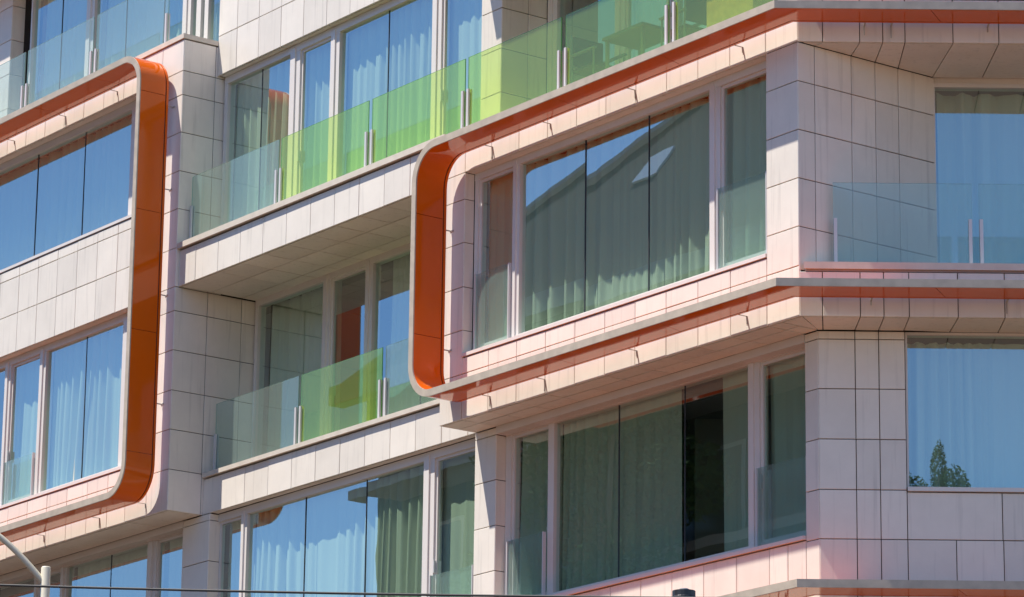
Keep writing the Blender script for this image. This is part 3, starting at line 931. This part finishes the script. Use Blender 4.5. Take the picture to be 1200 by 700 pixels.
MB().loft([[(e_.x + x0 - .32 * k, e_.y + yy * (1 - .25 * abs(k - 1)), e_.z + zz + .02 * k) for x0, yy, zz in ((0, -.13, -.05), (0, .13, -.05), (0, .09, .06), (0, -.09, .06))] for k in (0, 1, 2)]).build('lamp_head', M['steel'], t)

capm = simple('dark_paint', (0.025, 0.027, 0.032), 0.4)
top = world_at(801.5, 689.5, 38.0)
t = thing('bollard_light', Matrix.Translation((top.x, top.y, 0)), 'dark stepped cap of a lamp post rising in front of the sill band', 'lamp post')
t.name = 'lamp_post'
H = top.z
MB().lathe([(.10, 0), (.10, .5), (.05, .6), (.045, H - .45)], k=16).build('post', capm, t, smooth=True)
MB().lathe([(.06, H - .45), (.125, H - .40), (.125, H - .095), (.118, H - .088), (.118, H - .03)], k=20).build('lantern', capm, t)
MB().lathe([(.118, H - .034), (.055, H - .03), (.05, H - .008), (.03, H)], k=20).build('cap', simple('cap_grey', (.35, .34, .34), .35), t)

cab = simple('cable_rubber', (0.03, 0.03, 0.03), 0.6)
a, b_ = world_at(-260, 677, 34.0), world_at(1300, 702, 30.0)
m_ = world_at(260, 691.5, 32.2)
pts = []
for i in range(41):
    s = -.6 + 2.2 * i / 40
    pts.append(a.lerp(b_, s) + Vector((0, 0, -.06 + .24 * (s - .5) ** 2)))
tag(MB().tube(pts, .011, 6).build('overhead_cable', cab), 'thin dark overhead cable crossing in front of the lowest windows', 'cable')

# ------------------------------------------------------------------ ground and the far side of the street (met in the glass)
gm = simple('asphalt', (0.075, 0.071, 0.066), 0.9, noise=0.2, nscale=3)
pm = simple('paving', (0.17, 0.11, 0.075), 0.85, noise=0.12, nscale=2)
tag(MB().box(-900, 900, -900, 900, -.4, 0).build('ground', pm), kind='structure')
tag(MB().box(-120, 60, -18, -8, .0, .004).build('road', gm, None, BMAT), kind='structure')
pv = MB().prism([(UL - 20, -7), (0, -7), Bp(2.5, -7), Bp(VB + 20, -7), Bp(VB + 20, 9), (UL - 20, 9)], .0, .13)
tag(pv.build('pavement', pm, None, BMAT), kind='structure')

# building across the street: unlit front, balcony slabs, hipped roof
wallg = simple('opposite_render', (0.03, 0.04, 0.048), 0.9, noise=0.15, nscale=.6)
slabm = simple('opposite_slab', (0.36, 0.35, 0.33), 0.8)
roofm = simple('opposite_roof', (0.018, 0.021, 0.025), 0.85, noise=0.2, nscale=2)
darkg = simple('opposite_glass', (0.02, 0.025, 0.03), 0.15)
U0, U1, D0, D1, ZE = -43.9, -8.0, -36.0, -22.0, 24.0
ob = thing('opposite_building', BMAT @ Matrix.Translation((U0, D1, 0)), 'shaded building with a hipped roof mirrored in the three-pane window of the small orange frame', 'building')
LU, LD = U1 - U0, D0 - D1
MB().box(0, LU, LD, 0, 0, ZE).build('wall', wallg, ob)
rf_ = MB()
ex = .5
v = [(-ex, ex, ZE), (LU + ex, ex, ZE), (LU + ex, LD - ex, ZE), (-ex, LD - ex, ZE), (9.4, -4.2, ZE + 6.1), (LU - 8, -4.2, ZE + 6.1)]
rf_.v = [Vector(p) for p in v]
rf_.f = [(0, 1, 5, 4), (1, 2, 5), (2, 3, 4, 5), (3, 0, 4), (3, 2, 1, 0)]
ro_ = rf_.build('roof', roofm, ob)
for sx_, ss_, sw_ in ((8.0, .66, 1.0),):
    sm_ = Matrix.Translation((sx_ + 1.3, .5 - 4.7 * ss_, ZE + 6.1 * ss_)) @ Matrix.Rotation(math.atan2(6.1, -4.7), 4, 'X')
    MB().box(-sw_ / 2, sw_ / 2, -.45, .45, -.06, .0, m=sm_).build('skylight', simple('skylight_sky_tone', (.55, .6, .65), .1), ro_)  # even pale colour stands in for the sky mirrored in the skylight
MB().tube([(-.5, .5, ZE + .05), (9.4, -4.2, ZE + 6.15)], .14, 6).build('ridge_cap', slabm, ro_)
MB().box(-.6, LU + .6, .3, .75, ZE - .35, ZE + .12).build('gutter', slabm, ob)
for k in range(1, 7):
    z = 3.4 * k + .6
    MB().box(1.0, LU - 1, 0, 1.3, z, z + .22).build('balcony', slabm, ob)
    for j in range(6):
        u = 2.0 + j * 5.3
        fr_ = MB().box(u, u + 2.2, .002, .03, z + .25, z + 2.6).build('window', slabm, ob)
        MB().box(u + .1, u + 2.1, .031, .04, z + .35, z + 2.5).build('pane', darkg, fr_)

def tree(name, mat4, label, trunk_h, crowns, nleaf, size, seed, group=None):
    t = thing(name, mat4, label, 'tree', group)
    rr = random.Random(seed)
    top = max(c[2] for c in crowns)
    tr = MB()
    tr.tube([(0, 0, 0), (.1, .05, trunk_h * .5), (0, .1, trunk_h), (.05, 0, top)], [.42, .32, .24, .06], 10)
    tr.build('trunk', barkm, t, smooth=True)
    for i, c in enumerate(crowns):
        MB().tube([(0, .08, trunk_h * .85), (c[0] * .5, c[1] * .5, (trunk_h + c[2]) / 2 + .3), (c[0], c[1], c[2])], [.16, .10, .03], 7).build('branch', barkm, t, smooth=True)
    leaf_obj([leaves(nleaf, *c, size, rr, .3) for c in crowns], 'crown', t, leafm)
    return t
rr = random.Random(11)
cr = [(rr.uniform(-1.0, 3.4), rr.uniform(-1.8, 1.8), rr.uniform(15, 21.6), rr.uniform(1.0, 1.5), rr.uniform(1.0, 1.5), rr.uniform(.9, 1.4)) for _ in range(24)]
tree('plane_tree', BMAT @ Matrix.Translation((-31.6, -19.5, 0)), 'leafy tree across the street mirrored beside the sky in the three-pane window', 9, cr, 1300, .10, 5)
tree('cypress_tree', Matrix.Translation((11.2, -20, 0)), 'slender dark cypress mirrored in the window below the clear corner balcony', 2,
     [(0, 0, 4 + 1.7 * k, .8 - .03 * k, .8 - .03 * k, 1.6) for k in range(12)] + [(.0, 0, 24.2, .36, .36, 1.1), (.02, 0, 25.4, .26, .26, 1.0)], 1500, .05, 8)
tree('broad_tree', Matrix.Translation((10.5, -20.5, 0)), 'broad dark tree mirrored next to the cypress in the corner window', 7,
     [(rr.uniform(-1.3, .3), rr.uniform(-.6, .6), rr.uniform(18, 24.3), .55, .6, .8) for k in range(16)] + [(-.35, 0, 24.8, .5, .45, .95), (.1, .1, 24.6, .5, .4, .85), (-.8, 0, 24.9, .5, .4, .8)], 1100, .055, 9)
tree('round_tree', Matrix.Translation((11.75, -19.5, 0)), 'round dark tree mirrored on the open side of the cypress in the corner window', 7,
     [(rr.uniform(-.35, .05), rr.uniform(-.5, .5), rr.uniform(18, 24.2), .40, .5, .7) for k in range(14)] + [(-.15, 0, 24.8, .45, .4, .8), (.0, .1, 24.5, .36, .4, .7)], 1100, .055, 10)
